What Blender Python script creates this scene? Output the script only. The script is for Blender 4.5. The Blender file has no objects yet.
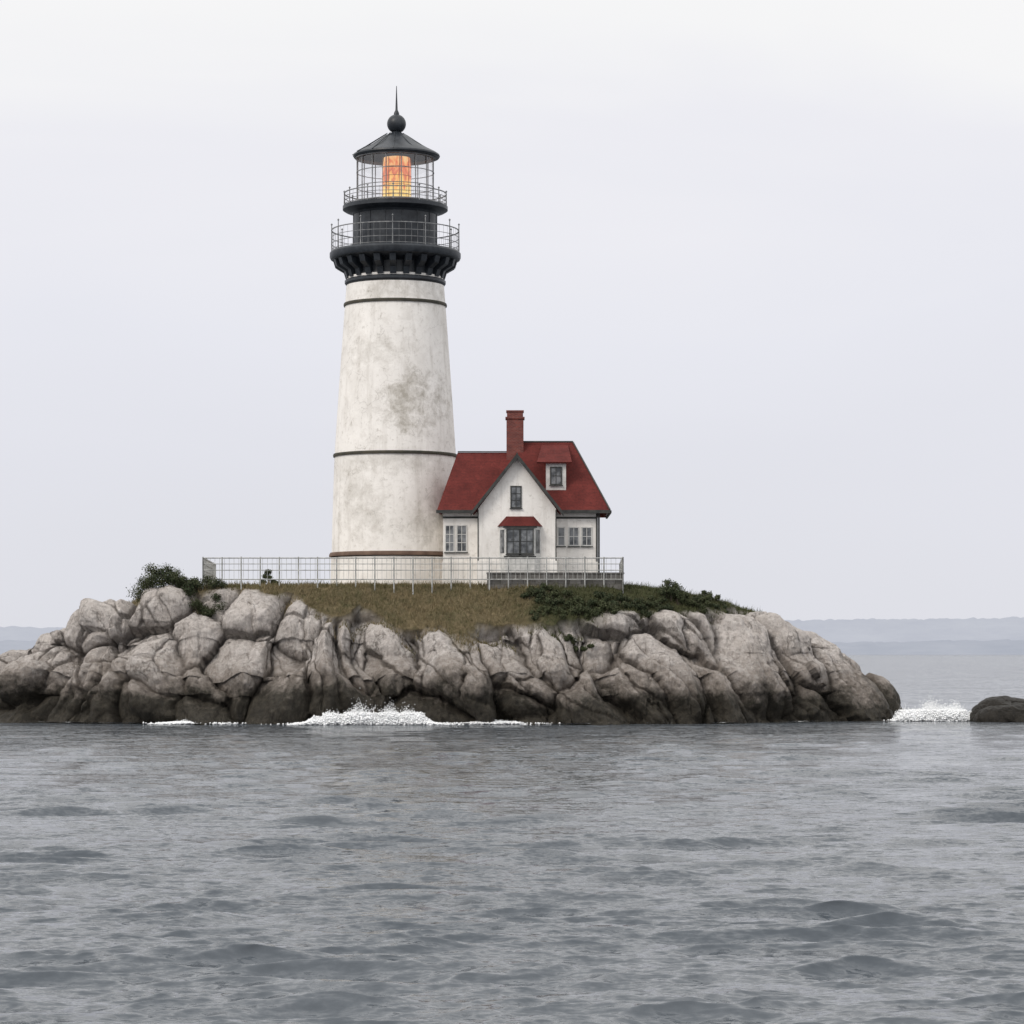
import bpy, math, random
import numpy as np
from mathutils import Vector, Matrix
from mathutils.bvhtree import BVHTree
random.seed(7); rng=np.random.default_rng(11)
sc=bpy.context.scene
F=2844.4; H=4.2; HY=653.0
def PX(px,Y): return (px-512)*Y/F
def PZ(py,Y): return H+(HY-py)*Y/F
# ---------------------------------------------------------------- noise
def hsh(ix,iy,iz,seed):
    h=(ix.astype(np.int64)*73856093)^(iy.astype(np.int64)*19349663)^(iz.astype(np.int64)*83492791)^(seed*2654435761)
    h&=0xffffffff
    h=((h^(h>>15))*2246822519)&0xffffffff
    h=((h^(h>>13))*3266489917)&0xffffffff
    return ((h^(h>>16))&0xffffff)/float(0xffffff)
def vnoise(P,seed=0):
    i=np.floor(P); f=P-i; f=f*f*f*(f*(f*6-15)+10); i=i.astype(np.int64); out=0
    for a in(0,1):
        for b in(0,1):
            for c in(0,1):
                w=(f[:,0] if a else 1-f[:,0])*(f[:,1] if b else 1-f[:,1])*(f[:,2] if c else 1-f[:,2])
                out=out+w*hsh(i[:,0]+a,i[:,1]+b,i[:,2]+c,seed)
    return out*2-1
def fbm(P,octv=4,seed=0,g=.5):
    o=0;a=1;s=0
    for k in range(octv):
        o=o+a*vnoise(P*(2.03**k)+k*17.3,seed+k); s+=a; a*=g
    return o/s
def ridged(P,octv=4,seed=0,g=.5):
    o=0;a=1;s=0
    for k in range(octv):
        o=o+a*(1-2*np.abs(vnoise(P*(2.1**k)+k*11.3,seed+k))); s+=a; a*=g
    return o/s
def vor(P,seed):
    # returns F1, F2, cell id, and a per-cell random planar tilt
    i=np.floor(P).astype(np.int64); n=len(P)
    F1=np.full(n,9.);F2=np.full(n,9.);ID=np.zeros(n);T=np.zeros(n)
    for a in(-1,0,1):
        for b in(-1,0,1):
            for c in(-1,0,1):
                cx,cy,cz=i[:,0]+a,i[:,1]+b,i[:,2]+c
                dx=cx+hsh(cx,cy,cz,seed)-P[:,0]; dy=cy+hsh(cx,cy,cz,seed+1)-P[:,1]; dz=cz+hsh(cx,cy,cz,seed+2)-P[:,2]
                d=np.sqrt(dx*dx+dy*dy+dz*dz); r=hsh(cx,cy,cz,seed+3)
                t=(r-.5)*dx*2+(hsh(cx,cy,cz,seed+4)-.5)*dz*2
                m=d<F1
                F2=np.where(m,F1,np.minimum(F2,d)); ID=np.where(m,r,ID); T=np.where(m,t,T); F1=np.where(m,d,F1)
    return F1,F2,ID,T
# ---------------------------------------------------------------- materials
def new_mat(name):
    m=bpy.data.materials.new(name); m.use_nodes=True; nt=m.node_tree; nt.nodes.clear()
    return m,nt
class N:
    def __init__(s,nt): s.nt=nt; s.L=nt.links
    def n(s,t,**k):
        x=s.nt.nodes.new(t)
        for a,b in k.items(): setattr(x,a,b)
        return x
    def set(s,sock,v):
        if isinstance(v,bpy.types.NodeSocket): s.L.new(v,sock)
        elif isinstance(v,(tuple,list)) and len(v)==3 and sock.type=='RGBA': sock.default_value=(*v,1)
        else: sock.default_value=v
    def math(s,op,a,b=0.,c=None,clamp=False):
        x=s.n('ShaderNodeMath',operation=op,use_clamp=clamp); s.set(x.inputs[0],a); s.set(x.inputs[1],b)
        if c is not None: s.set(x.inputs[2],c)
        return x.outputs[0]
    def vm(s,op,a,b):
        x=s.n('ShaderNodeVectorMath',operation=op); s.set(x.inputs[0],a); s.set(x.inputs[1],b); return x.outputs[0]
    def mix(s,f,a,b,mode='MIX'):
        x=s.n('ShaderNodeMix',data_type='RGBA',blend_type=mode); s.set(x.inputs[0],f); s.set(x.inputs[6],a); s.set(x.inputs[7],b); return x.outputs[2]
    def mr(s,v,a,b,c=0.,d=1.):
        x=s.n('ShaderNodeMapRange'); s.set(x.inputs[0],v)
        for i,q in enumerate((a,b,c,d)): x.inputs[i+1].default_value=q
        return x.outputs[0]
    def co(s): return s.n('ShaderNodeTexCoord').outputs['Object']
    def mp(s,v,scale=(1,1,1),rot=(0,0,0)):
        x=s.n('ShaderNodeMapping'); s.L.new(v,x.inputs[0]); x.inputs['Scale'].default_value=scale; x.inputs['Rotation'].default_value=rot; return x.outputs[0]
    def noise(s,v,scale,detail=6,rough=.55,dist=0.,o=0):
        x=s.n('ShaderNodeTexNoise'); s.L.new(v,x.inputs[0]); x.inputs['Scale'].default_value=scale; x.inputs['Detail'].default_value=detail; x.inputs['Roughness'].default_value=rough; x.inputs['Distortion'].default_value=dist
        return x.outputs[o]
    def bump(s,h,strength,dist,nrm=None):
        x=s.n('ShaderNodeBump'); s.set(x.inputs['Height'],h); x.inputs['Strength'].default_value=strength; x.inputs['Distance'].default_value=dist
        if nrm is not None: s.L.new(nrm,x.inputs['Normal'])
        return x.outputs[0]
    def out(s,col,rough=.7,nrm=None,metal=0.,spec=.5,**k):
        p=s.n('ShaderNodeBsdfPrincipled'); s.set(p.inputs['Base Color'],col); s.set(p.inputs['Roughness'],rough); p.inputs['Metallic'].default_value=metal
        p.inputs['Specular IOR Level'].default_value=spec
        if nrm is not None: s.L.new(nrm,p.inputs['Normal'])
        for a,b in k.items(): s.set(p.inputs[a],b)
        o=s.n('ShaderNodeOutputMaterial'); s.L.new(p.outputs[0],o.inputs[0]); return p
def simple(name,c1,c2,scale=3.,rough=.6,metal=0.,bs=.2,bd=.02,spec=.4):
    m,nt=new_mat(name); q=N(nt); co=q.co()
    f=q.mr(q.noise(co,scale,8,.6),.35,.65)
    q.out(q.mix(f,c1,c2),rough,q.bump(q.noise(co,scale*6,6),bs,bd),metal,spec); return m
M_black=simple('black_paint',(.012,.015,.020),(.034,.040,.048),2.,.42)
M_rail=simple('weathered_rail',(.24,.245,.24),(.50,.50,.48),3.,.6)
M_lrail=simple('gallery_rail',(.13,.135,.14),(.28,.28,.285),3.,.5)
M_brass=simple('brass_rib',(.30,.13,.04),(.45,.2,.07),3.,.4)
M_trim=simple('dark_trim',(.025,.028,.028),(.06,.06,.055),3.,.6)
M_wtrim=simple('white_trim',(.50,.50,.48),(.70,.69,.67),3.,.6)
M_brown=simple('rusty_coping',(.09,.055,.04),(.17,.11,.08),1.5,.8)
M_band=simple('band_paint',(.03,.03,.022),(.07,.06,.04),2.,.7)

def mat_white(name,patch=False):
    m,nt=new_mat(name); q=N(nt); co=q.co()
    big=q.noise(co,.35,8,.62,.4); st=q.noise(q.mp(co,(1.6,1.6,.12)),1.2,8,.65); fine=q.noise(co,3.5,10,.7); mid=q.noise(co,1.3,10,.68,.3)
    c=q.mix(q.mr(big,.42,.68),(.92,.89,.85),(.77,.74,.70))
    c=q.mix(q.math('MULTIPLY',q.mr(mid,.52,.66),.32),c,(.58,.54,.49))
    c=q.mix(q.math('MULTIPLY',q.mr(st,.51,.70),.45),c,(.50,.465,.42))
    c=q.mix(q.math('MULTIPLY',q.mr(fine,.56,.70),.5),c,(.40,.37,.32))
    if patch:
        g=q.n('ShaderNodeNewGeometry'); sp=q.n('ShaderNodeSeparateXYZ'); q.L.new(g.outputs['Position'],sp.inputs[0])
        pn=q.noise(co,1.1,12,.75,.3)
        for (ax,az,rx,rz,am) in((-6.3,20.4,3.0,2.6,.85),(-5.4,12.5,2.2,2.2,.55),(-9.6,13.5,2.4,2.8,.45),(-7.2,27.3,3.6,1.1,.5),(-8.5,23.5,3,1.2,.45),(-7.6,16.3,4,1.0,.45)):
            dx=q.math('DIVIDE',q.math('SUBTRACT',sp.outputs[0],ax),rx); dz=q.math('DIVIDE',q.math('SUBTRACT',sp.outputs[2],az),rz)
            r=q.math('ADD',q.math('MULTIPLY',dx,dx),q.math('MULTIPLY',dz,dz))
            f=q.mr(r,1.3,.0,0,.26)
            f=q.mr(q.math('ADD',pn,f),.62,.86,0,am)
            c=q.mix(f,c,(.36,.33,.28))
        cr=q.n('ShaderNodeTexVoronoi',feature='DISTANCE_TO_EDGE'); q.L.new(q.vm('ADD',q.mp(co,(1,1,.8)),q.noise(co,1.2,4,.5,0,1)),cr.inputs[0]); cr.inputs['Scale'].default_value=.55
        c=q.mix(q.math('MULTIPLY',q.mr(cr.outputs[0],0,.012,.5,0),q.mr(big,.45,.55)),c,(.35,.33,.3))
    b=q.bump(fine,.4,.03); b=q.bump(mid,.4,.06,b); b=q.bump(big,.4,.12,b)
    q.out(c,.85,b,spec=.25); return m
M_tower=mat_white('weathered_whitewash',True); M_wall=mat_white('white_stucco')

m,nt=new_mat('red_roof'); q=N(nt); co=q.co()
f=q.mr(q.noise(co,.9,10,.68),.35,.68); c=q.mix(f,(.085,.018,.016),(.155,.033,.028))
c=q.mix(q.mr(q.noise(co,7,6,.65),.47,.68,0,.6),c,(.055,.018,.016))
w=q.n('ShaderNodeTexWave',wave_type='BANDS',bands_direction='Z',wave_profile='SAW'); q.L.new(co,w.inputs[0]); w.inputs['Scale'].default_value=1.5; w.inputs['Distortion'].default_value=.3
c=q.mix(q.mr(w.outputs[1],.8,1.,0,.3),c,(.05,.01,.01))
q.out(c,.85,q.bump(q.noise(co,14,4),.3,.03,q.bump(w.outputs[1],.3,.03)),spec=.15); M_roof=m
m,nt=new_mat('brick'); q=N(nt); co=q.co()
b=q.n('ShaderNodeTexBrick'); q.L.new(q.mp(co,(1,1,1),(math.radians(90),0,0)),b.inputs[0]); b.inputs['Scale'].default_value=1.; b.inputs['Brick Width'].default_value=.25; b.inputs['Row Height'].default_value=.085; b.inputs['Mortar Size'].default_value=.01
b.inputs['Color1'].default_value=(.23,.06,.045,1);b.inputs['Color2'].default_value=(.15,.04,.033,1);b.inputs['Mortar'].default_value=(.18,.12,.11,1)
q.out(q.mix(q.mr(q.noise(co,2,6),.4,.7,0,.5),b.outputs[0],(.07,.03,.03)),.85,q.bump(b.outputs[1],-.4,.02),spec=.2); M_brick=m
m,nt=new_mat('window_glass'); q=N(nt); co=q.co()
q.out(q.mix(q.mr(q.noise(co,1.7,3),.4,.6),(.05,.055,.06),(.22,.23,.24)),.12,q.bump(q.noise(co,3,2),.1,.02)); M_glass=m
m,nt=new_mat('lantern_glass'); q=N(nt)
t=q.n('ShaderNodeBsdfTransparent'); g=q.n('ShaderNodeBsdfGlossy'); g.inputs[1].default_value=.05; mx=q.n('ShaderNodeMixShader'); mx.inputs[0].default_value=.14
q.L.new(t.outputs[0],mx.inputs[1]); q.L.new(g.outputs[0],mx.inputs[2]); o=q.n('ShaderNodeOutputMaterial'); q.L.new(mx.outputs[0],o.inputs[0]); M_lglass=m
m,nt=new_mat('lit_lens'); q=N(nt); co=q.co()
g=q.n('ShaderNodeSeparateXYZ'); q.L.new(co,g.inputs[0])
nz=q.noise(q.mp(co,(2.2,2.2,.9)),1.0,4,.6,1.2)
f=q.mr(q.math('ADD',g.outputs[2],q.math('MULTIPLY',nz,5.0)),35.4,39.3)
r=q.n('ShaderNodeValToRGB'); q.L.new(f,r.inputs[0]); e=r.color_ramp.elements
e[0].position=0;e[0].color=(1.,.85,.42,1);e[1].position=1;e[1].color=(1,.62,.28,1)
for p,cc in((.30,(1,.66,.16,1)),(.46,(1,.42,.08,1)),(.56,(.62,.07,.02,1)),(.70,(.8,.14,.04,1)),(.82,(1,.40,.12,1))): x=e.new(p); x.color=cc
p=q.out((.3,.22,.1),.3); q.L.new(r.outputs[0],p.inputs['Emission Color']); p.inputs['Emission Strength'].default_value=.88; M_lens=m
m,nt=new_mat('stone_masonry'); q=N(nt); co=q.co()
b=q.n('ShaderNodeTexBrick'); q.L.new(q.mp(co,(1,1,1),(math.radians(90),0,0)),b.inputs[0]); b.inputs['Scale'].default_value=1.; b.inputs['Brick Width'].default_value=.7; b.inputs['Row Height'].default_value=.3; b.inputs['Mortar Size'].default_value=.02
b.inputs['Color1'].default_value=(.22,.21,.2,1);b.inputs['Color2'].default_value=(.13,.125,.12,1);b.inputs['Mortar'].default_value=(.07,.065,.06,1)
q.out(q.mix(q.mr(q.noise(co,1.5,8),.4,.7,0,.6),b.outputs[0],(.09,.085,.07)),.9,q.bump(q.noise(co,6,8),.6,.05),spec=.2); M_stone=m

def rock_mat(name,wet_only=False):
    m,nt=new_mat(name); q=N(nt); co=q.co()
    g=q.n('ShaderNodeNewGeometry'); sp=q.n('ShaderNodeSeparateXYZ'); q.L.new(g.outputs['Position'],sp.inputs[0])
    n1=q.noise(co,.35,8,.6,.3); n2=q.noise(co,2.2,12,.74,.2)
    n3=q.noise(q.mp(co,(1.,1.,.22),(0,math.radians(22),0)),2.4,12,.74,.3)
    n5=q.noise(q.mp(co,(1.,1.,.16),(0,math.radians(-30),0)),3.0,12,.72,.3)
    c=q.mix(q.mr(n1,.35,.65),(.60,.545,.505),(.47,.43,.405))
    c=q.mix(q.mr(n2,.42,.62,0,.85),c,(.70,.655,.62))
    c=q.mix(q.mr(n3,.51,.65,0,.75),c,(.23,.20,.175))
    c=q.mix(q.mr(n5,.54,.67,0,.6),c,(.20,.175,.155))
    n4=q.noise(co,6.5,8,.78); c=q.mix(q.mr(n4,.53,.66,0,.65),c,(.16,.14,.12))
    v=q.n('ShaderNodeTexVoronoi',feature='DISTANCE_TO_EDGE'); 
    q.L.new(q.vm('ADD',q.mp(co,(1,1,.22),(0,math.radians(24),0)),q.noise(co,.9,8,.65,0,1)),v.inputs[0]); v.inputs['Scale'].default_value=.75
    ck=q.mr(v.outputs[0],.0,.03); cm=q.mr(q.noise(co,.5,3),.48,.56)
    c=q.mix(q.math('MULTIPLY',q.mr(ck,0,1,.6,0),cm),c,(.07,.06,.05))
    at=q.n('ShaderNodeAttribute',attribute_name='crack'); c=q.mix(q.mr(at.outputs['Fac'],.05,.6,.7,0),c,(.08,.068,.058))
    zz=q.math('ADD',sp.outputs[2],q.math('MULTIPLY',q.math('SUBTRACT',n1,.5),5.)); zz=q.math('ADD',zz,q.math('MULTIPLY',q.math('SUBTRACT',n2,.5),2.4)); zz=q.math('ADD',zz,q.math('MULTIPLY',q.math('SUBTRACT',n3,.5),2.))
    br=q.mr(zz,2.3,4.6,.75,0); c=q.mix(br,c,(.19,.158,.13))
    wet=q.mr(zz,1.5,2.7,1,0) if not wet_only else q.mr(zz,8,9,1,0)
    s_=.4 if wet_only else 1
    wc=q.mix(q.mr(n2,.4,.65),(.020*s_,.018*s_,.013*s_),(.062*s_,.054*s_,.040*s_)); wc=q.mix(q.mr(n4,.56,.66,0,.5),wc,(.12*s_,.11*s_,.08*s_))
    c=q.mix(q.math('MULTIPLY',wet,.95),c,wc)
    ga=q.n('ShaderNodeAttribute',attribute_name='grass')
    gn=q.noise(co,.5,8,.65); gc=q.mix(q.mr(gn,.4,.6),(.15,.12,.065),(.21,.165,.095)); gc=q.mix(q.mr(n2,.45,.7),gc,(.07,.065,.03))
    gc=q.mix(q.mr(q.math('ADD',sp.outputs[0],q.math('MULTIPLY',gn,6)),3.,6.,0,.8),gc,(.05,.06,.025))
    c=q.mix(ga.outputs['Fac'],c,gc)
    h=q.math('ADD',q.math('MULTIPLY',n2,1.),q.math('MULTIPLY',q.math('ADD',n3,n5),-.7)); 
    b=q.bump(h,1.,.25); b=q.bump(q.math('MULTIPLY',ck,cm),.5,.08,b); b=q.bump(n4,.7,.06,b)
    q.out(c,q.mr(wet,0,1,.9,.5),b,spec=.25); return m
M_rock=rock_mat('island_rock'); M_rockw=rock_mat('wet_rock',True)
def leafmat(name,a,b2,c3,green=False):
    m,nt=new_mat(name); q=N(nt); co=q.co()
    c=q.mix(q.mr(q.noise(co,.7,4),.42,.58),a,b2); c=q.mix(q.mr(q.noise(co,7,3),.5,.65,0,.7),c,c3)
    if green:
        sp=q.n('ShaderNodeSeparateXYZ'); q.L.new(co,sp.inputs[0])
        c=q.mix(q.mr(q.math('ADD',sp.outputs[0],q.math('MULTIPLY',q.noise(co,.5,5,.6),8)),3.5,6.5,0,.85),c,(.055,.068,.028))
        c=q.mix(q.mr(q.noise(co,.9,6,.7),.52,.62,0,.7),c,(.09,.095,.045))
    q.out(c,.75,spec=.2); return m
M_grass=leafmat('dry_grass',(.21,.165,.09),(.13,.115,.055),(.30,.245,.15),True)
M_leaf=leafmat('shrub_leaves',(.030,.042,.02),(.055,.066,.03),(.09,.09,.05))
M_twig=simple('twig',(.05,.04,.03),(.1,.08,.06))
m,nt=new_mat('foam_spray'); q=N(nt)
p=q.out((.92,.93,.94),.7,spec=.2); M_spray=m
m,nt=new_mat('shore_foam'); q=N(nt); co=q.co()
at=q.n('ShaderNodeAttribute',attribute_name='edge')
f=q.math('ADD',q.noise(co,1.6,8,.7),q.math('MULTIPLY',q.noise(co,.25,3),1.6)); f=q.math('ADD',f,q.math('MULTIPLY',at.outputs['Fac'],.40)); f=q.mr(f,1.72,1.92)
p=q.out((.8,.82,.83),.6,spec=.3); q.L.new(f,p.inputs['Alpha']); M_foam=m
# ---------------------------------------------------------------- mesh helpers
class MB:
    def __init__(s): s.v=[];s.f=[]
    def add(s,vs,fs):
        o=len(s.v); s.v+= [tuple(x) for x in vs]; s.f+=[tuple(i+o for i in f) for f in fs]
    def box(s,x0,x1,y0,y1,z0,z1):
        s.add([(x0,y0,z0),(x1,y0,z0),(x1,y1,z0),(x0,y1,z0),(x0,y0,z1),(x1,y0,z1),(x1,y1,z1),(x0,y1,z1)],
              [(0,3,2,1),(4,5,6,7),(0,1,5,4),(1,2,6,5),(2,3,7,6),(3,0,4,7)])
    def tube(s,a,b,r,n=6,r2=None):
        a=Vector(a);b=Vector(b);d=(b-a).normalized(); u=d.orthogonal().normalized(); w=d.cross(u); r2=r if r2 is None else r2
        vs=[];
        for p,rr in((a,r),(b,r2)):
            for i in range(n):
                t=2*math.pi*i/n; vs.append(p+u*math.cos(t)*rr+w*math.sin(t)*rr)
        s.add(vs,[(i,(i+1)%n,n+(i+1)%n,n+i) for i in range(n)]+[tuple(range(n))[::-1],tuple(range(n,2*n))])
    def rev(s,cx,cy,prof,n=96):
        vs=[];fs=[]
        for r,z in prof:
            for i in range(n):
                t=2*math.pi*i/n; vs.append((cx+r*math.cos(t),cy+r*math.sin(t),z))
        for k in range(len(prof)-1):
            for i in range(n):
                j=(i+1)%n; fs.append((k*n+i,k*n+j,(k+1)*n+j,(k+1)*n+i))
        s.add(vs,fs)
    def ring(s,cx,cy,r,z,t,n=64):
        s.rev(cx,cy,[(r-t,z-t),(r+t,z-t),(r+t,z+t),(r-t,z+t),(r-t,z-t)],n)
    def slab(s,quad,th):
        a=[Vector(p) for p in quad]; nrm=(a[1]-a[0]).cross(a[2]-a[0]).normalized()
        if nrm.z<0: nrm=-nrm
        n=len(a); vs=a+[p-nrm*th for p in a]
        s.add(vs,[tuple(range(n)),tuple(range(n,2*n))[::-1]]+[(i,(i+1)%n,n+(i+1)%n,n+i) for i in range(n)])
    def prism(s,poly,y0,y1):
        n=len(poly); vs=[(x,y0,z) for x,z in poly]+[(x,y1,z) for x,z in poly]
        s.add(vs,[tuple(range(n)),tuple(range(n,2*n))[::-1]]+[(i,(i+1)%n,n+(i+1)%n,n+i) for i in range(n)])
    def obj(s,name,mat,parent=None,smooth=False,bevel=0):
        me=bpy.data.meshes.new(name); me.from_pydata(s.v,[],s.f); me.materials.append(mat); me.update()
        import bmesh
        bm=bmesh.new(); bm.from_mesh(me); bmesh.ops.recalc_face_normals(bm,faces=bm.faces); bm.to_mesh(me); bm.free()
        return link(name,me,parent,smooth,bevel)
def link(name,me,parent=None,smooth=False,bevel=0):
    o=bpy.data.objects.new(name,me); sc.collection.objects.link(o)
    if smooth:
        me.polygons.foreach_set('use_smooth',[True]*len(me.polygons))
        if smooth=='auto': me.set_sharp_from_angle(angle=math.radians(35))
    if parent: o.parent=parent; o.matrix_parent_inverse=Matrix.Translation(-parent.location)
    if bevel:
        b=o.modifiers.new('bevel','BEVEL'); b.width=bevel; b.segments=2; b.limit_method='ANGLE'
    return o
def empty(name,loc):
    e=bpy.data.objects.new(name,None); e.location=loc; sc.collection.objects.link(e); return e
def npmesh(name,V,Fq,mat,attrs={},smooth=True):
    me=bpy.data.meshes.new(name); k=Fq.shape[1]
    me.vertices.add(len(V)); me.vertices.foreach_set('co',V.astype(np.float32).ravel())
    me.loops.add(Fq.size); me.loops.foreach_set('vertex_index',Fq.astype(np.int32).ravel())
    me.polygons.add(len(Fq)); me.polygons.foreach_set('loop_start',np.arange(0,Fq.size,k,dtype=np.int32))
    try: me.polygons.foreach_set('loop_total',np.full(len(Fq),k,dtype=np.int32))
    except Exception: pass
    if smooth: me.polygons.foreach_set('use_smooth',np.ones(len(Fq),dtype=bool))
    me.materials.append(mat); me.update(calc_edges=True); me.validate()
    for a,v in attrs.items():
        at=me.attributes.new(a,'FLOAT','POINT'); at.data.foreach_set('value',v.astype(np.float32))
    o=bpy.data.objects.new(name,me); sc.collection.objects.link(o); return o
def gridf(nr,nc,wrap=False):
    r=np.arange(nr-1)[:,None]; c=np.arange(nc if wrap else nc-1)[None,:]; c2=(c+1)%nc
    return np.stack([r*nc+c,r*nc+c2,(r+1)*nc+c2,(r+1)*nc+c],-1).reshape(-1,4)
# ---------------------------------------------------------------- island
CX,CY,AX,BY=-5.6,186.,31.2,19.3
def Rth(th):
    c,s=np.abs(np.cos(th)),np.abs(np.sin(th)); p=2.5
    R=((c/AX)**p+(s/BY)**p)**(-1/p)
    w=np.stack([np.cos(th)*3.1,np.sin(th)*3.1,np.zeros_like(th)],-1); w2=w*3.3
    return R*(1+.02*vnoise(w,5)+.018*vnoise(w2,6))
htx=np.array([-60,-40,-36.5,-32.5,-31,-27,-24,-19.5,-12,7,11.8,14.3,17.5,20.6,23,25.5,27,60]); htz=np.array([-1,.4,1.6,3.8,4.5,6.3,7.3,8.2,8.35,8.35,7.6,6.9,6.0,4.4,2.7,1.1,.2,-1])
cfd=np.array([-3,-1,0,.5,1.2,2.4,3.1,4.2,5.2,6.7,30]); cfz=np.array([-3.,-1.6,0.,1.9,3.2,4.1,5.3,6.4,7.1,8.4,9.1])
def dist_in(x,y):
    dx,dy=x-CX,y-CY; th=np.arctan2(dy,dx); r=np.hypot(dx,dy); return Rth(th)-r
def basez(x,y,d):
    a=np.interp(x,htx,htz); b=np.interp(d,cfd,cfz); k=.6
    h=np.clip(.5+.5*(b-a)/k,0,1); return b*(1-h)+a*h-k*h*(1-h)
def gmask(x,y,d):
    P=np.stack([x*.35,y*.35,x*0],-1)
    th=np.interp(x,[-30,-24,-19,-12,-8,-2,2,8,13,17,22],[14,9,6.2,5.0,3.2,3.1,3.6,3.6,4.8,8,16])+1.5*fbm(P,4,31)
    return np.clip((d-th)/.6,0,1)
bk=np.linspace(.25,math.pi-.25,300,endpoint=False)
def arc(ths,n):
    R=Rth(ths); x=R*np.cos(ths); y=R*np.sin(ths); s=np.concatenate([[0],np.cumsum(np.hypot(np.diff(x),np.diff(y)))])
    return np.interp(np.linspace(0,s[-1],n,endpoint=False),s,ths)
TH=np.concatenate([arc(np.linspace(-math.pi-.25,.25,4000),1850),bk])
D=np.concatenate([np.linspace(-2.0,0,22,endpoint=False),np.linspace(0,3,100,endpoint=False),np.linspace(3,8,95,endpoint=False)])
RR=Rth(TH)
rows=[]
for d in D: rows.append(RR-d)
for s in np.linspace(1,0.0,40): rows.append((RR-8)*s)
Rg=np.array(rows); NR,NC=Rg.shape
X=CX+Rg*np.cos(TH)[None]; Y=CY+Rg*np.sin(TH)[None]
dd=(RR[None]-Rg)
x=X.ravel(); y=Y.ravel(); d=dd.ravel(); z=basez(x,y,d)
Z=z.reshape(NR,NC)
P3=np.stack([X,Y,Z],-1)
tc=np.roll(P3,-1,1)-np.roll(P3,1,1); tr=np.gradient(P3,axis=0)
nrm=np.cross(tc,tr); nrm/=np.linalg.norm(nrm,axis=-1,keepdims=True)+1e-9
nrm=np.where(nrm[...,2:3]<0,-nrm,nrm).reshape(-1,3)
def rockdisp(P,amp=1.):
    W=np.stack([fbm(P*.13,2,41),fbm(P*.13,2,51),fbm(P*.13,2,61)],-1)
    Q=P+W*2.2; W2=np.stack([fbm(P*1.1,4,71,.5),fbm(P*1.1,4,81,.5),fbm(P*1.1,4,91,.5)],-1); Q=Q+W2*.24
    side=np.clip((P[:,0]+8)/26,-1,1)
    L=Q.copy(); L[:,0]=Q[:,0]+.6*side*Q[:,2]
    a1,a2,i1,t1=vor(L*np.array([1/3.9,1/4.0,1/5.4]),101); e1=a2-a1
    L2=Q.copy(); L2[:,0]=Q[:,0]+.5*side*Q[:,2]+.2*Q[:,2]
    b1,b2,i2,t2=vor(L2*np.array([1/1.7,1/2.3,1/4.3]),201); e2=b2-b1
    c1,c2,i3,t3=vor(L2*np.array([1/.7,1/.9,1/1.7]),301); e3=c2-c1
    B1=1-(1-np.clip(e1/.85,0,1))**2.2; B2=1-(1-np.clip(e2/.7,0,1))**2; B3=1-(1-np.clip(e3/.5,0,1))**2
    k2=np.clip(.6+1.3*vnoise(P*.22,7),.2,1); k3=np.clip(.45+1.6*vnoise(P*.5,8),.05,1)
    S=L2*np.array([1.,1.,.25])
    dp=1.6*(B1-.75)+1.1*(i1-.5)+.8*t1+ k2*(.55*(B2-.75)+.42*(i2-.5)+.45*t2)+k3*(.10*B3+.10*(i3-.5)+.12*t3)+.22*fbm(P*.7,6,17,.56)+.13*ridged(S*1.3,5,27,.56)
    cr=np.minimum(np.clip(e1/.13,0,1),np.clip(e2/.10,0,1)*k2+(1-k2))
    return dp*amp,cr
P=np.stack([x,y,z],-1)
dp,cr=rockdisp(P)
G=gmask(x,y,d)
flat=(np.interp(x,[-30,-21,-18,8,12,18],[1,1,0,0,1,1]))
soft=G*.90; soft=np.maximum(soft,np.clip((d-6)/1.5,0,1)*(1-flat))
dirn=nrm.copy(); dirn[:,2]*=.6
# bulges rise less right in front of the turf so it stays visible over them
near=np.clip((d-2.2)/2.,0,1)*(1-flat); dp=np.where(dp>.25,.25+(dp-.25)*(1-.65*near),dp)
P=P+dirn*(dp*(1-soft))[:,None]
P[:,2]+=G*.12*fbm(P*.9,3,77)
isl=npmesh('rocky_island',P,gridf(NR,NC,True),M_rock,{'crack':np.maximum(cr,G),'grass':G})
bvh=BVHTree.FromObject(isl,bpy.context.evaluated_depsgraph_get())
def ground(x,y):
    h=bvh.ray_cast(Vector((x,y,40)),Vector((0,0,-1))); return h[0].z if h[0] else 0
Pg=P.reshape(NR,NC,3); first=(Pg[:170,:,2]>0.02).argmax(0)
wl=Pg[first,np.arange(NC)]
rad=np.hypot(wl[:,0]-CX,wl[:,1]-CY)
radm=np.maximum.reduce([np.roll(rad,i) for i in range(-6,7)]); rads=np.convolve(np.concatenate([radm[-10:],radm,radm[:10]]),np.ones(21)/21,'valid')
offs=np.array([-.6,0,.25,.6,1.2,2.2]); fe=np.array([1,1,.9,.6,.2,-.3])
V=np.concatenate([np.stack([CX+(rads+o)*np.cos(TH),CY+(rads+o)*np.sin(TH),np.full(NC,.07+.03*np.sin(o*3))],-1) for o in offs])
fo=npmesh('sea_foam',V,gridf(len(offs),NC,True),M_foam,{'edge':np.repeat(fe,NC)})
def searock(cx,cy,sx,sy,sz):
    n1,n2=220,140; a=np.linspace(0,2*math.pi,n1,endpoint=False); b=np.linspace(-.5,math.pi/2,n2)
    A,B=np.meshgrid(a,b); n=np.stack([np.cos(A)*np.cos(B),np.sin(A)*np.cos(B),np.sin(B)],-1).reshape(-1,3)
    Q=n*np.array([sx,sy,sz])+np.array([cx,cy,0]); dp,cr=rockdisp(Q,.3); Q=Q+n*np.clip(dp,-.5,.5)[:,None]
    return npmesh('sea_rock',Q,gridf(n2,n1,True),M_rockw,{'crack':cr,'grass':cr*0})
searock(PX(1012,174),174,2.9,2.4,1.65)
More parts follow.
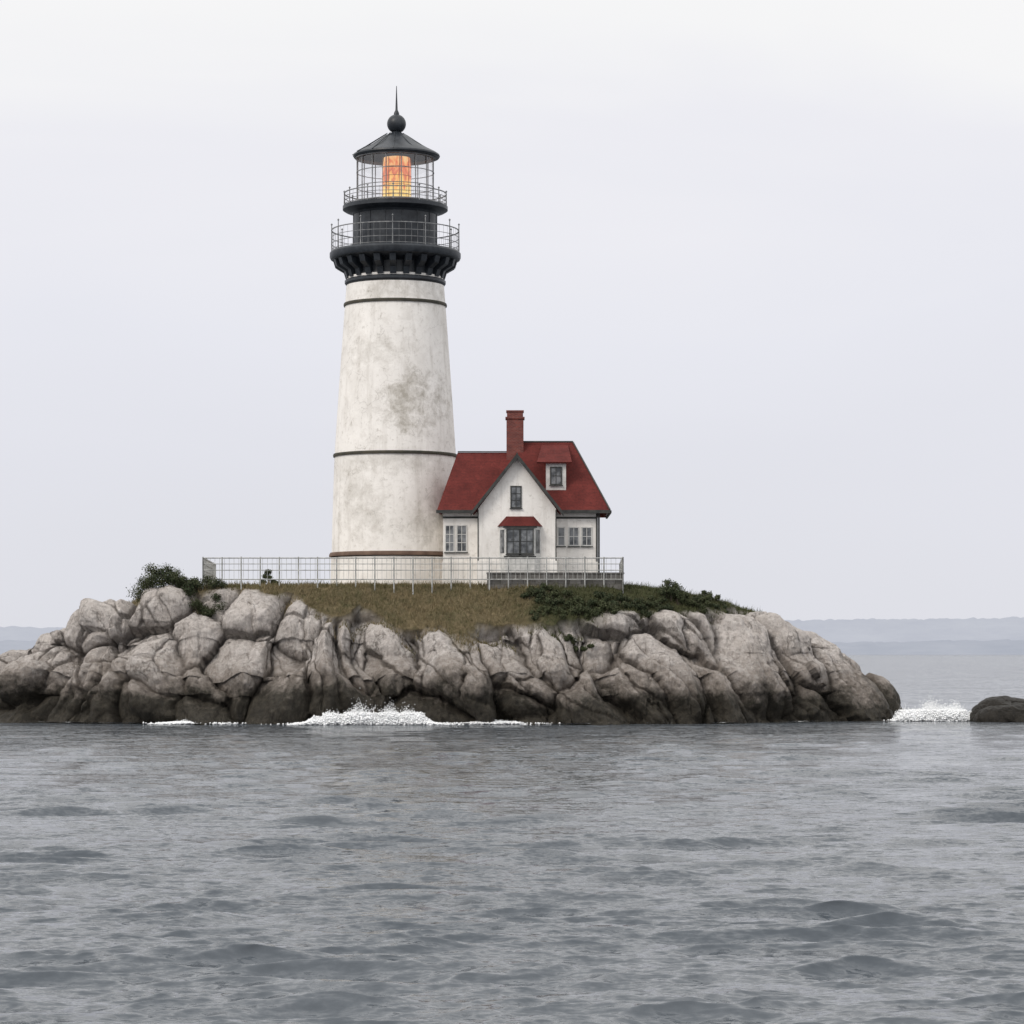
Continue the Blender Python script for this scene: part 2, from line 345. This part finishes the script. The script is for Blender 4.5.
# ---------------------------------------------------------------- grass
xs=rng.uniform(-24,17,80000); ys=rng.uniform(167,178,80000); g=gmask(xs,ys,dist_in(xs,ys)); ok=g>.25
xs=xs[ok];ys=ys[ok]; V=[];Fc=[]
for i in range(len(xs)):
    a,b=xs[i],ys[i]; zz=ground(a,b); h=random.uniform(.1,.3)*(1+.8*(random.random()<.12)); w=random.uniform(.015,.035); t=random.uniform(0,math.pi)
    lx,ly=random.gauss(0,.4)*h,random.gauss(0,.4)*h; n=len(V)
    V+=[(a-w*math.cos(t),b-w*math.sin(t),zz-.03),(a+w*math.cos(t),b+w*math.sin(t),zz-.03),(a+lx,b+ly,zz+h)]; Fc.append((n,n+1,n+2))
npmesh('grass',np.array(V),np.array(Fc),M_grass,smooth=False)
# ---------------------------------------------------------------- shrubs
def shrub(px,Yd,w,h,n,dep=None):
    cx=PX(px,Yd); dep=dep or w*.5; V=[];Fc=[]; nl=max(7,int(w*7))
    lobes=[]
    for i in range(nl):
        lx=(i+random.random())/nl*.9*w-.45*w; ly=random.uniform(-.4,.4)*dep; e=1-(2*lx/w)**2*.6; r=random.uniform(.22,.40)*min(h,w*.6)
        lobes.append((cx+lx,Yd+ly,max(r*.5,(h-r)*random.uniform(.25,1)*e),r))
    tw=MB(); gc=ground(cx,Yd)
    for (a,b,c,r) in lobes:
        g0=max(ground(a,b),gc-.9); mx_,my_=cx+(a-cx)*.75,Yd+(b-Yd)*.75; tw.tube((mx_,my_,ground(mx_,my_)-.1),(a,b,g0+c),.03,5,.012)
        for k in range(5):
            v=Vector((random.gauss(0,1),random.gauss(0,1),abs(random.gauss(0,1)))).normalized()*r*1.35
            tw.tube((a,b,g0+c*.8),(a+v.x,b+v.y,g0+c+v.z*.8),.012,3,.004)
        for k in range(n//nl):
            v=np.array([random.gauss(0,1),random.gauss(0,1),random.gauss(0,1)]); v/=np.linalg.norm(v)+1e-6
            rr=r*random.random()**.45*random.uniform(.75,1.35); p=np.array([a,b,g0+c])+v*rr*np.array([1.1,1.1,.9])
            if p[2]<g0-.05: p[2]=g0+random.uniform(0,.2)
            s=random.uniform(.03,.075); u1=np.array([random.gauss(0,1) for _ in range(3)]); u1/=np.linalg.norm(u1); u2=np.cross(u1,v); u2/=np.linalg.norm(u2)+1e-6
            m=len(V); V+=[p-u1*s,p+u2*s*.55,p+u1*s,p-u2*s*.55]; Fc.append((m,m+1,m+2,m+3))
    e=empty('shrub',(cx,Yd,gc))
    t=tw.obj('twigs',M_twig,e); l=npmesh('leaves',np.array(V),np.array(Fc),M_leaf,smooth=False)
    l.parent=e; l.matrix_parent_inverse=Matrix.Translation(-e.location)
for a in [(158,173.5,2.7,1.65,7000),(182,173.0,1.8,1.1,3800),(205,172.6,2.4,1.15,5000),(270,175.5,1.1,1.4,2200),(540,172.0,2.4,.6,4000),(560,171.4,3.0,.7,6000),(592,171.1,3.2,.75,6500),(612,171.8,2.4,.6,4000),(632,172.3,2.0,.5,2800),(652,172.5,2.6,.7,4000),(672,173.2,1.6,1.25,3400),(692,173.6,2.4,.8,3600),(712,174.3,2.0,.55,2500),(575,170.4,3.0,.5,5000),(548,170.6,2.2,.5,3000)]: shrub(*a)
# ---------------------------------------------------------------- lighthouse
TY=185.; TX=PX(395.3,TY); k=TY/F
lh=empty('lighthouse',(TX,TY,8.3))
def tz(py): return PZ(py,TY)
prof=[(63.5,556),(63.3,545),(62.7,520),(61.8,490),(60.6,455),(58,415),(55.3,375),(52.6,338),(50.2,305),(49,290),(48.2,278)]
zz=np.linspace(tz(556),tz(278),60); pr=np.interp(zz,[tz(p) for r,p in prof],[r for r,p in prof])
b=MB(); b.rev(TX,TY,[(r*k,z) for r,z in zip(pr,zz)],128); b.obj('tower_shaft',M_tower,lh,True)
b=MB(); b.rev(TX,TY,[(4.22,8.0),(4.18,tz(558)),(0,tz(558))],96); b.obj('stone_foundation',M_wall,lh,'auto')
b=MB(); b.rev(TX,TY,[(4.0,tz(557)),(4.3,tz(557)),(4.3,tz(555)),(4.22,tz(553)),(4.0,tz(553))],96); b.obj('base_coping',M_brown,lh,'auto')
b=MB()
for py,r in((456,61),(305.5,50.5)): b.rev(TX,TY,[(r*k-.15,tz(py+1.5)),(r*k+.06,tz(py+1.5)),(r*k+.08,tz(py)),(r*k+.05,tz(py-1.5)),(r*k-.15,tz(py-1.5))],96)
b.obj('painted_bands',M_band,lh,'auto')
b=MB()
b.rev(TX,TY,[(r*k,tz(p)) for r,p in ((46,287),(49,286),(50.5,284),(50.5,281.5),(48,280),(46.5,276),(46.5,266),(52,263),(60,262),(64.5,260),(65.5,258),(65.5,254),(64,252),(0,252))],96)
for i in range(24):
    t=2*math.pi*i/24; ca,sa=math.cos(t),math.sin(t); w=.2
    pl=[(46*k,tz(279.5)),(49.5*k,tz(279.5)),(51.5*k,tz(273)),(60*k,tz(268)),(62*k,tz(261.5)),(46*k,tz(261.5))]
    vs=[(TX+r*ca-s*w*sa,TY+r*sa+s*w*ca,z) for s in(-1,1) for r,z in pl]; n=6
    b.add(vs,[tuple(range(n)),tuple(range(n,2*n))[::-1]]+[(j,(j+1)%n,n+(j+1)%n,n+j) for j in range(n)])
b.obj('gallery_corbels',M_black,lh,'auto')
b=MB(); b.rev(TX,TY,[(r*k,tz(p)) for r,p in ((44,253),(44,249),(42,247),(42,216),(43.5,214),(50,212),(52.5,210.5),(52.5,207),(50,205.5),(0,205.5))],96)
for i in range(16):
    t=2*math.pi*(i+.5)/16; b.tube((TX+42.2*k*math.cos(t),TY+42.2*k*math.sin(t),tz(247)),(TX+42.2*k*math.cos(t),TY+42.2*k*math.sin(t),tz(215)),.03,6)
b.obj('watch_room',M_black,lh,'auto')
def railing(name,r,z0,z1,nb,npst,fin):
    b=MB(); h=z1-z0
    for f,t in((1,.03),(.66,.016),(.35,.016),(.06,.016)): b.ring(TX,TY,r,z0+h*f,t)
    for i in range(nb):
        t=2*math.pi*i/nb; x,y=TX+r*math.cos(t),TY+r*math.sin(t); b.tube((x,y,z0),(x,y,z1),.010,4)
    for i in range(npst):
        t=2*math.pi*i/npst; x,y=TX+r*math.cos(t),TY+r*math.sin(t); b.tube((x,y,z0-.1),(x,y,z1+fin),.045,6,.03)
        b.rev(x,y,[(0,z1+fin-.02),(.075,z1+fin+.06),(0,z1+fin+.16)],8)
    b.obj(name,M_lrail,lh)
railing('lower_gallery_railing',63.6*k,tz(252),tz(231),64,12,.35)
railing('upper_gallery_railing',51*k,tz(206),tz(194),48,12,.08)
b=MB(); b.rev(TX,TY,[(38*k,tz(205)),(38*k,tz(157))],64); b.obj('lantern_glazing',M_lglass,lh,True)
b=MB()
for i in range(16):
    t=2*math.pi*(i+.5)/16; x,y=TX+38.6*k*math.cos(t),TY+38.6*k*math.sin(t); b.tube((x,y,tz(206)),(x,y,tz(156)),.035,6)
for py,t in((204,.09),(188,.022),(173,.022),(158,.09)): b.ring(TX,TY,38.6*k,tz(py),t)
b.obj('lantern_frame',M_lrail,lh)
b=MB(); b.rev(TX+.1,TY,[(0,tz(205)),(13.6*k,tz(204.9)),(14*k,tz(193)),(14.2*k,tz(180)),(14*k,tz(168)),(13*k,tz(158)),(0,tz(157))],40); b.obj('lit_lens',M_lens,lh,'auto')
b=MB(); b.rev(TX+.1,TY,[(15*k,tz(205.5)),(15*k,tz(204)),(9*k,tz(203)),(9*k,tz(205.5))],32)
b.obj('lens_pedestal',M_lrail,lh)
b=MB()
for i in range(8):
    t=2*math.pi*(i+.3)/8; b.tube((TX+.1+14.4*k*math.cos(t),TY+14.4*k*math.sin(t),tz(204)),(TX+.1+14.4*k*math.cos(t),TY+14.4*k*math.sin(t),tz(158)),.022,5)
for py in(195,186,177,168): b.ring(TX+.1,TY,14.5*k,tz(py),.014,40)
b.obj('lens_ribs',M_brass,lh)
b=MB(); b.rev(TX+.08,TY,[(r*k,tz(p)) for r,p in ((38,158.5),(42.5,158),(43.5,156.5),(43,155),(40,153),(33,149.5),(25,145),(17,139.5),(11,135.5),(7,134),(5,132.5),(4.5,131),(6,130))]+[( 9.5*k*math.sin(a),tz(124)-9.5*k*math.cos(a)) for a in np.linspace(.7,math.pi-.3,16)]+[(2.6*k,tz(113)),(1.2*k,tz(110)),(.8*k,tz(100)),(.3*k,tz(86)),(0,tz(86))],72)
for i in range(12):
    t=2*math.pi*i/12; pts=[(43,155),(33,149.2),(17,139),(9,134)]
    for (r0,p0),(r1,p1) in zip(pts,pts[1:]): b.tube((TX+r0*k*math.cos(t),TY+r0*k*math.sin(t),tz(p0)),(TX+r1*k*math.cos(t),TY+r1*k*math.sin(t),tz(p1)),.03,5)
b.obj('lantern_roof',M_black,lh,'auto')
# ---------------------------------------------------------------- house
ho=empty('keepers_house',(.5,180,8.3))
x0,x1,y0,y1=-4.3,5.3,177.5,184.3; zb,ze=9.9,13.15
wx0,wx1,wy=-2.1,2.72,175.6; pkx,pkz=.31,16.25
b=MB(); b.box(x0-.06,x1+.06,y0-.06,y1+.05,8.0,zb); b.box(wx0-.05,wx1+.05,wy-.05,y0-.06,8.0,zb-.005); b.obj('foundation',M_wall,ho)
b=MB(); b.box(x0,x1,y0,y1,zb,ze+.02); b.prism([(wx0,zb),(wx1,zb),(wx1,13.1),(pkx,pkz),(wx0,13.1)],wy,y0); b.obj('walls',M_wall,ho)
b=MB()
def hip(xa,xb,ra,rb,zr,yr,ya,yb,ze_,hl,hr):
    A,B,C,Dd=(xa,ya,ze_),(xb,ya,ze_),(xb,yb,ze_),(xa,yb,ze_); R0,R1=(ra,yr,zr),(rb,yr,zr)
    b.slab([A,B,R1,R0],.16); b.slab([C,Dd,R0,R1],.16)
    if hl: b.slab([Dd,A,R0],.16)
    if hr: b.slab([B,C,R1],.16)
hip(-4.67,.25,-3.45,.25,16.95,180.9,177.05,184.75,13.1,True,False)
hip(.25,6.1,.25,3.88,17.6,181.,177.05,184.95,13.1,False,True)
b.add([(.25,177.05,13.0),(.25,184.9,13.0),(.25,181,17.55)],[(0,1,2)])
pk=(pkx,175.2,16.45); pb=(pkx,180.6,16.45)
b.slab([(pkx-2.8,175.2,16.45-2.8*1.27),(pkx-2.8,179.2,16.45-2.8*1.27),pb,pk],.14)
b.slab([(pkx+2.8,175.2,16.45-2.8*1.27),(pkx+2.8,179.2,16.45-2.8*1.27),pb,pk],.14)
b.slab([(1.55,177.9,16.15),(3.75,177.9,16.15),(3.55,180.8,17.45),(1.9,180.8,17.45)],.1)
bx0,bx1=PX(499,175.2),PX(541,175.2); by=174.95; bz=PZ(526,175)
b.add([(bx0-.1,wy,bz),(bx0+.3,by-.12,bz),(bx1-.3,by-.12,bz),(bx1+.1,wy,bz),(bx0+.45,wy,bz+.62),(bx1-.45,wy,bz+.62),(bx0+.6,wy-.3,bz+.5),(bx1-.6,wy-.3,bz+.5)],
  [(0,1,6,4),(1,2,7,6),(2,3,5,7),(4,6,7,5),(0,3,2,1)])
b.obj('red_roof',M_roof,ho)
b=MB()
b.box(-4.72,wx0-.35,176.93,177.06,12.9,13.1); b.box(wx1+.35,6.14,176.93,177.06,12.9,13.1); b.box(6.09,6.2,177.06,184.9,12.92,13.08)
for s in(-1,1):
    a=[(pkx,175.1,16.5),(pkx+s*2.86,175.1,16.5-2.86*1.27),(pkx+s*2.86,175.1,16.24-2.86*1.27),(pkx,175.1,16.2)]
    b.add(a+[(p[0],175.22,p[2]) for p in a],[(0,1,2,3),(7,6,5,4),(0,4,5,1),(1,5,6,2),(2,6,7,3)])
b.box(x1-.06,x1+.05,y0-.06,y0+.05,zb,12.9); b.tube((x1+.12,y0-.1,9),(x1+.12,y0-.1,12.95),.06); b.box(wx0-.03,wx0+.04,wy-.03,wy+.05,zb,13.05); b.box(wx1-.04,wx1+.03,wy-.03,wy+.05,zb,13.05)
b.tube((-3.45,180.9,17.0),(.2,180.9,17.0),.04); b.tube((.25,181,17.65),(3.88,181,17.65),.05); b.tube((3.88,181,17.62),(6.1,177.05,13.13),.05); b.tube((pkx,175.15,16.5),(pkx,180.5,16.5),.05)
b.box(x0-.03,wx0-.05,y0-.05,y0+.02,12.6,12.72); b.box(wx1+.05,x1+.02,y0-.045,y0+.02,12.58,12.7)
b.obj('dark_trim',M_trim,ho)
fr_=MB(); gl=MB(); dk=MB()
def window(xa,xb,za,zb_,y,nx=2,nz=2,t=.07,F_=fr_):
    gl.box(xa,xb,y-.012,y+.03,za,zb_)
    F_.box(xa-t,xa,y-.06,y+.02,za-t,zb_+t); F_.box(xb,xb+t,y-.06,y+.02,za-t,zb_+t); F_.box(xa,xb,y-.06,y+.02,zb_,zb_+t); F_.box(xa-.0,xb+.0,y-.06,y+.02,za-t,za)
    dk.box(xa-t-.05,xb+t+.05,y-.12,y-.062,za-t-.07,za-t-.003)
    for i in range(1,nx): c=xa+(xb-xa)*i/nx; F_.box(c-.02,c+.02,y-.04,y-.013,za,zb_)
    for i in range(1,nz): c=za+(zb_-za)*i/nz; F_.box(xa,xb,y-.037,y-.0135,c-.02,c+.02)
def pw(pa,pb,qa,qb,Y,nx,nz,F_=fr_): window(PX(pa,Y),PX(pb,Y),PZ(qb,Y),PZ(qa,Y),Y,nx,nz,F_=F_)
pw(511.5,520.5,487,507,wy,2,3,dk)
pw(446,453.5,526,551,y0,2,3); pw(457.5,466,526,551,y0,2,3)
pw(558.5,564,528,545,y0,1,2); pw(569.5,578,528,545,y0,2,2); pw(582.5,591,528,545,y0,2,2)
dw=MB(); dx0,dx1=PX(546,178.2),PX(566,178.2); yd=178.2
dw.box(dx0,dx1,yd,181,14.3,16.2); dw.obj('dormer_walls',M_wtrim,ho)
window(dx0+.32,dx1-.32,14.8,15.8,yd,2,2,F_=dk)
zb0,zb1=PZ(558,175),bz
pts=[(bx0,wy),(bx0+.4,by),(bx1-.4,by),(bx1,wy)]
bay=MB(); bay.add([(px_,py_,z_) for z_ in(8.9,zb1) for px_,py_ in pts],[(0,1,5,4),(1,2,6,5),(2,3,7,6),(0,3,2,1),(4,5,6,7)]); bay.obj('bay_window_walls',M_wtrim,ho)
window(bx0+.52,(bx0+bx1)/2-.06,zb0+.3,zb1-.22,by,2,2,F_=dk); window((bx0+bx1)/2+.06,bx1-.52,zb0+.3,zb1-.22,by,2,2,F_=dk)
for (a,c) in((pts[0],pts[1]),(pts[3],pts[2])):
    a=Vector((*a,0));c=Vector((*c,0)); dv=c-a; n_=Vector((dv.y,-dv.x,0)).normalized(); n_=n_ if n_.y<0 else -n_
    p,r=a+dv*.2+n_*.012,a+dv*.82+n_*.012; gl.add([(p.x,p.y,zb0+.3),(r.x,r.y,zb0+.3),(r.x,r.y,zb1-.22),(p.x,p.y,zb1-.22)],[(0,1,2,3)])
dk.box(bx0+.25,bx1-.25,by-.08,by-.002,zb1-.12,zb1-.004); dk.box(bx0+.3,bx1-.3,by-.07,by-.002,zb0+.02,zb0+.12)
fr_.obj('window_frames',M_wtrim,ho); gl.obj('window_glass',M_glass,ho); dk.obj('window_sills',M_trim,ho)
b=MB(); cx0,cx1=PX(506.5,181),PX(523.5,181); zt=PZ(411,181)
b.box(cx0,cx1,180.4,181.5,15.5,zt-.55); b.box(cx0-.07,cx1+.07,180.33,181.57,zt-.55,zt-.42); b.box(cx0+.03,cx1-.03,180.43,181.47,zt-.42,zt-.10); b.box(cx0-.02,cx1+.02,180.38,181.52,zt-.10,zt)
b.obj('brick_chimney',M_brick,ho,bevel=.015)
# ---------------------------------------------------------------- fence + wall
fe_=MB(); FY=173.0; xa,xb=PX(203,FY),PX(623,FY); ft=PZ(558,FY)
def fence(p,q_,zt):
    p=Vector(p);q_=Vector(q_);L=(q_-p).length; n=max(1,round(L/1.15))
    for i in range(n+1):
        c=p.lerp(q_,i/n); g0=min(ground(c.x,c.y),zt-1.2); fe_.tube((c.x,c.y,g0-.2),(c.x,c.y,zt+.06+random.uniform(-.02,.03)),.045,6)
    for f,r in((0,.038),(-.36,.024),(-.74,.028),(-1.3,.034)): fe_.tube((p.x,p.y,zt+f),(q_.x,q_.y,zt+f),r,5)
    m=int(L/.29)
    for i in range(m): c=p.lerp(q_,(i+.5)/m); fe_.tube((c.x,c.y,zt-1.3),(c.x,c.y,zt),.014,4)
fence((xa,FY,0),(xb,FY,0),ft); fence((xa,FY,0),(xa-.6,186,0),ft); fence((xb,FY,0),(xb+.3,186,0),ft)
fe_.obj('metal_fence',M_rail)
b=MB(); wxa=PX(487,FY); b.box(wxa,xb+.05,FY+.14,FY+.55,7.9,PZ(574,FY)); b.box(wxa-.04,xb+.09,FY+.1,FY+.6,PZ(574,FY),PZ(574,FY)+.1); b.box(xb-.35,xb+.05,FY+.55,186,7.9,PZ(574,FY)-.01); b.obj('stone_wall',M_stone,bevel=.02)
# ---------------------------------------------------------------- sea
rowsY=[-120,-60,-20,0,8,14,19,23,26]; yv=28.
while yv<230: rowsY.append(yv); yv+=max(.035,yv*yv/(H*F)*.48)
while yv<14000: rowsY.append(yv); yv*=1.06
rowsY=np.array(rowsY); t=np.concatenate([-np.geomspace(30,.235,40)[:-1],np.linspace(-.23,.23,720),np.geomspace(.235,30,40)[1:]])
YY,TT=np.meshgrid(rowsY,t,indexing='ij'); XX=TT*(np.maximum(YY,12)+0)
sp=np.gradient(rowsY)[:,None]*np.ones_like(TT); sx_=np.abs(np.gradient(XX,axis=1)); sp=np.maximum(sp,sx_)
Zs=np.zeros_like(XX);DX=np.zeros_like(XX);DY=np.zeros_like(XX)
Pm=np.stack([XX.ravel()*.42,YY.ravel()*.24,XX.ravel()*0],-1); Pm=np.clip(Pm,-500,500)
g1=np.clip(.62+1.25*fbm(Pm,3,9),.22,1.5).reshape(XX.shape); g2=np.clip(.95+.9*fbm(Pm*1.7+30,3,19),.5,1.9).reshape(XX.shape)
rw=np.random.default_rng(21)
for i in range(190):
    lam=math.exp(rw.uniform(math.log(.16),math.log(5))); long=lam>.9; th=math.radians(-90+rw.normal(0,13 if long else 28)+5); K=2*math.pi/lam
    a=.0036*lam*(1.5 if .7<lam<2.2 else 1.2)*(.5 if lam>3. else 1.)*rw.uniform(.6,1.4)
    att=np.clip((lam/sp-2.2)/2.5,0,1)*a*(g1 if long else g2); ph=K*(XX*math.cos(th)+YY*math.sin(th))+rw.uniform(0,6.28)
    s_,c_=np.sin(ph),np.cos(ph); Zs+=att*s_; DX+=att*c_*math.cos(th)*1.15; DY+=att*c_*math.sin(th)*1.15
V=np.stack([XX+DX,YY+DY,Zs],-1).reshape(-1,3)
chop=np.interp(YY.ravel(),[30,60,130,300],[1.05,1.25,1.9,2.8])
m,nt=new_mat('sea_water'); q=N(nt); co=q.co()
ge=q.n('ShaderNodeNewGeometry')
def nn(sc_,str_,det,ax=(1,1.8,1)):
    c=q.noise(q.mp(co,ax),sc_,det,.6,.2,1); d_=q.vm('SUBTRACT',c,(.5,.5,.5)); return q.vm('MULTIPLY',d_,(str_*.6,str_,0))
tot=q.vm('ADD',q.vm('ADD',nn(1.9,.9,3,(.7,1.8,1)),nn(6.5,1.2,5,(.8,1.9,1))),nn(.35,.3,3,(.5,1,1)))
ca=q.n('ShaderNodeAttribute',attribute_name='chop')
cx_=q.n('ShaderNodeVectorMath',operation='SCALE'); q.L.new(tot,cx_.inputs[0]); q.L.new(ca.outputs['Fac'],cx_.inputs['Scale'])
nr=q.n('ShaderNodeVectorMath',operation='NORMALIZE'); q.L.new(q.vm('ADD',ge.outputs['Normal'],cx_.outputs[0]),nr.inputs[0])
p=q.out(q.mix(q.mr(q.noise(co,.05,3),.4,.6),(.064,.076,.090),(.084,.096,.110)),.10,nr.outputs[0],spec=.5); p.inputs['IOR'].default_value=1.33
M_sea=m
npmesh('sea',V,gridf(*XX.shape),M_sea,{'chop':chop})
# ---------------------------------------------------------------- splashes
def splash(pxs,Yd,hmax,n,sig,npk=14):
    base=np.array([[1,0,0],[-1,0,0],[0,1,0],[0,-1,0],[0,0,1],[0,0,-1]],float); fc=np.array([[0,2,4],[2,1,4],[1,3,4],[3,0,4],[2,0,5],[1,2,5],[3,1,5],[0,3,5]])
    xa_,xb_=PX(pxs[0],Yd),PX(pxs[1],Yd); V=[];Fc=[]
    pk=[(rng.uniform(xa_,xb_),rng.uniform(.45,1)*hmax,rng.uniform(.25,.9)) for _ in range(npk)]
    pk.append(((xa_+xb_)/2,hmax*.7,(xb_-xa_)*.25))
    for i in range(n):
        c,h,w=pk[int(rng.integers(len(pk)))]; xx=c+rng.normal(0,w); env=max(0,1-((xx-(xa_+xb_)/2)/((xb_-xa_)*.58))**2)
        zz_=abs(rng.normal(0,.42))*h*env*math.exp(-((xx-c)/w)**2*.3)+rng.uniform(-.02,.08)
        s=rng.uniform(.012,.034)*(2.4 if zz_<.5*hmax else 1.); yy=Yd+rng.normal(0,sig)
        V.append(base*s*rng.uniform(.7,1.3,3)+np.array([xx,yy,zz_])); Fc.append(fc+6*i)
    return npmesh('wave_splash',np.concatenate(V),np.concatenate(Fc),M_spray)
def fy(px):
    j=int(np.argmin(np.abs((wl[:,0]/wl[:,1]*F+512)-px)+ (wl[:,1]>182)*999)); return wl[j,1]
splash((310,428),fy(370)-.6,1.4,52000,.35)
splash((170,208),fy(188)-.2,.25,3500,.2); splash((472,526),fy(495)-.2,.28,4000,.2)
splash((892,984),176.6,1.35,65000,.7)
# ---------------------------------------------------------------- distant shore
def shore(name,Yd,pyf,seed,air,base,tree):
    xs=np.linspace(-1.2*Yd,1.2*Yd,5000); pxv=512+xs/Yd*F
    hh=(HY-pyf(pxv))*Yd/F; Pn=np.stack([xs/Yd*22,xs*0,xs*0],-1)
    hh=hh*(1+.06*fbm(Pn,4,seed))+Yd/F*tree*fbm(Pn*24,4,seed+5); hh=np.maximum(hh,1.)
    V=np.concatenate([np.stack([xs,xs*0+Yd,xs*0-2],-1),np.stack([xs,xs*0+Yd+20,hh*.25],-1),np.stack([xs,xs*0+Yd+150,hh],-1),np.stack([xs,xs*0+Yd+600,hh*.9],-1)])
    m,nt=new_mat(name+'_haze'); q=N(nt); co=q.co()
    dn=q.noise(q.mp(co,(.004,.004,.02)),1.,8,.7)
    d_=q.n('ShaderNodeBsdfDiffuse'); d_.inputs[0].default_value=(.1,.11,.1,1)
    e_=q.n('ShaderNodeEmission'); q.L.new(q.mix(q.mr(dn,.35,.65),air,base),e_.inputs[0]); e_.inputs[1].default_value=1.  # aerial haze painted in as emission, mixed over the dark tree diffuse
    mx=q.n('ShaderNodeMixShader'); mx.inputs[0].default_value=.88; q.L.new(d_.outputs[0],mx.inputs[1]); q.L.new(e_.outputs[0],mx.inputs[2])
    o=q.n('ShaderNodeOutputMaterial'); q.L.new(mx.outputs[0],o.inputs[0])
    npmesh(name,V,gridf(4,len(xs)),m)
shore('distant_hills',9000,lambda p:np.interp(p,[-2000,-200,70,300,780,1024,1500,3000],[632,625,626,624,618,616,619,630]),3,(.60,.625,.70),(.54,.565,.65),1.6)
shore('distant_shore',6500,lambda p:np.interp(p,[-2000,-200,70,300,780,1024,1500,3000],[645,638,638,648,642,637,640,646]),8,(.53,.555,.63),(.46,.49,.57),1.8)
# ---------------------------------------------------------------- world, sun, camera
w=bpy.data.worlds.new('World'); sc.world=w; w.use_nodes=True; nt=w.node_tree; nt.nodes.clear(); q=N(nt)
tcg=q.n('ShaderNodeTexCoord').outputs['Generated']; s3=q.n('ShaderNodeSeparateXYZ'); q.L.new(tcg,s3.inputs[0])
cl=q.noise(q.mp(tcg,(2.2,2.2,9.),(0,.12,0)),1.3,4,.5,.4)
zf=q.math('ADD',s3.outputs[2],q.math('MULTIPLY',q.math('SUBTRACT',cl,.5),.12))
r=q.n('ShaderNodeValToRGB'); q.L.new(zf,r.inputs[0]); e=r.color_ramp.elements
def lin(c): return tuple(((v/255+.055)/1.055)**2.4 if v>10 else v/255/12.92 for v in c)+(1,)
e[0].position=0; e[0].color=lin((222,223,230)); e[1].position=1; e[1].color=(1.,1.,1.,1)
for pos,cc in((.06,(226,227,235)),(.12,(231,232,240)),(.165,(237,237,243)),(.20,(246,246,247)),(.28,(252,251,251))): x_=e.new(pos); x_.color=lin(cc)
sky=q.n('ShaderNodeTexSky',sky_type='NISHITA'); sky.sun_disc=False; SE,SA=math.radians(40),math.radians(-135)
sky.sun_elevation=SE; sky.sun_rotation=SA
hs=q.n('ShaderNodeHueSaturation'); hs.inputs['Saturation'].default_value=.15; hs.inputs['Value'].default_value=.08; q.L.new(sky.outputs[0],hs.inputs['Color'])
col=q.mix(.05,r.outputs[0],hs.outputs[0])
zen=q.mr(s3.outputs[2],.3,.9,1.02,1.42)
bg=q.n('ShaderNodeBackground'); q.L.new(col,bg.inputs[0]); q.L.new(zen,bg.inputs[1]); o=q.n('ShaderNodeOutputWorld'); q.L.new(bg.outputs[0],o.inputs[0])
L=bpy.data.lights.new('sun','SUN'); L.energy=1.4; L.angle=math.radians(20); L.color=(1,.93,.85); lo=bpy.data.objects.new('sun',L); sc.collection.objects.link(lo)
dirv=Vector((math.sin(SA)*math.cos(SE),math.cos(SA)*math.cos(SE),math.sin(SE))); lo.rotation_euler=dirv.to_track_quat('Z','Y').to_euler(); lo.location=(-40,100,60)
cam=bpy.data.cameras.new('camera'); co_=bpy.data.objects.new('camera',cam); sc.collection.objects.link(co_); co_.location=(0,0,H); co_.rotation_euler=(math.radians(90),0,0)
cam.lens=100; cam.sensor_width=36; cam.shift_y=(HY-512)/1024; cam.clip_end=30000; cam.clip_start=.5; sc.camera=co_
sc.view_settings.view_transform='Standard'; sc.view_settings.look='None'; sc.view_settings.exposure=0
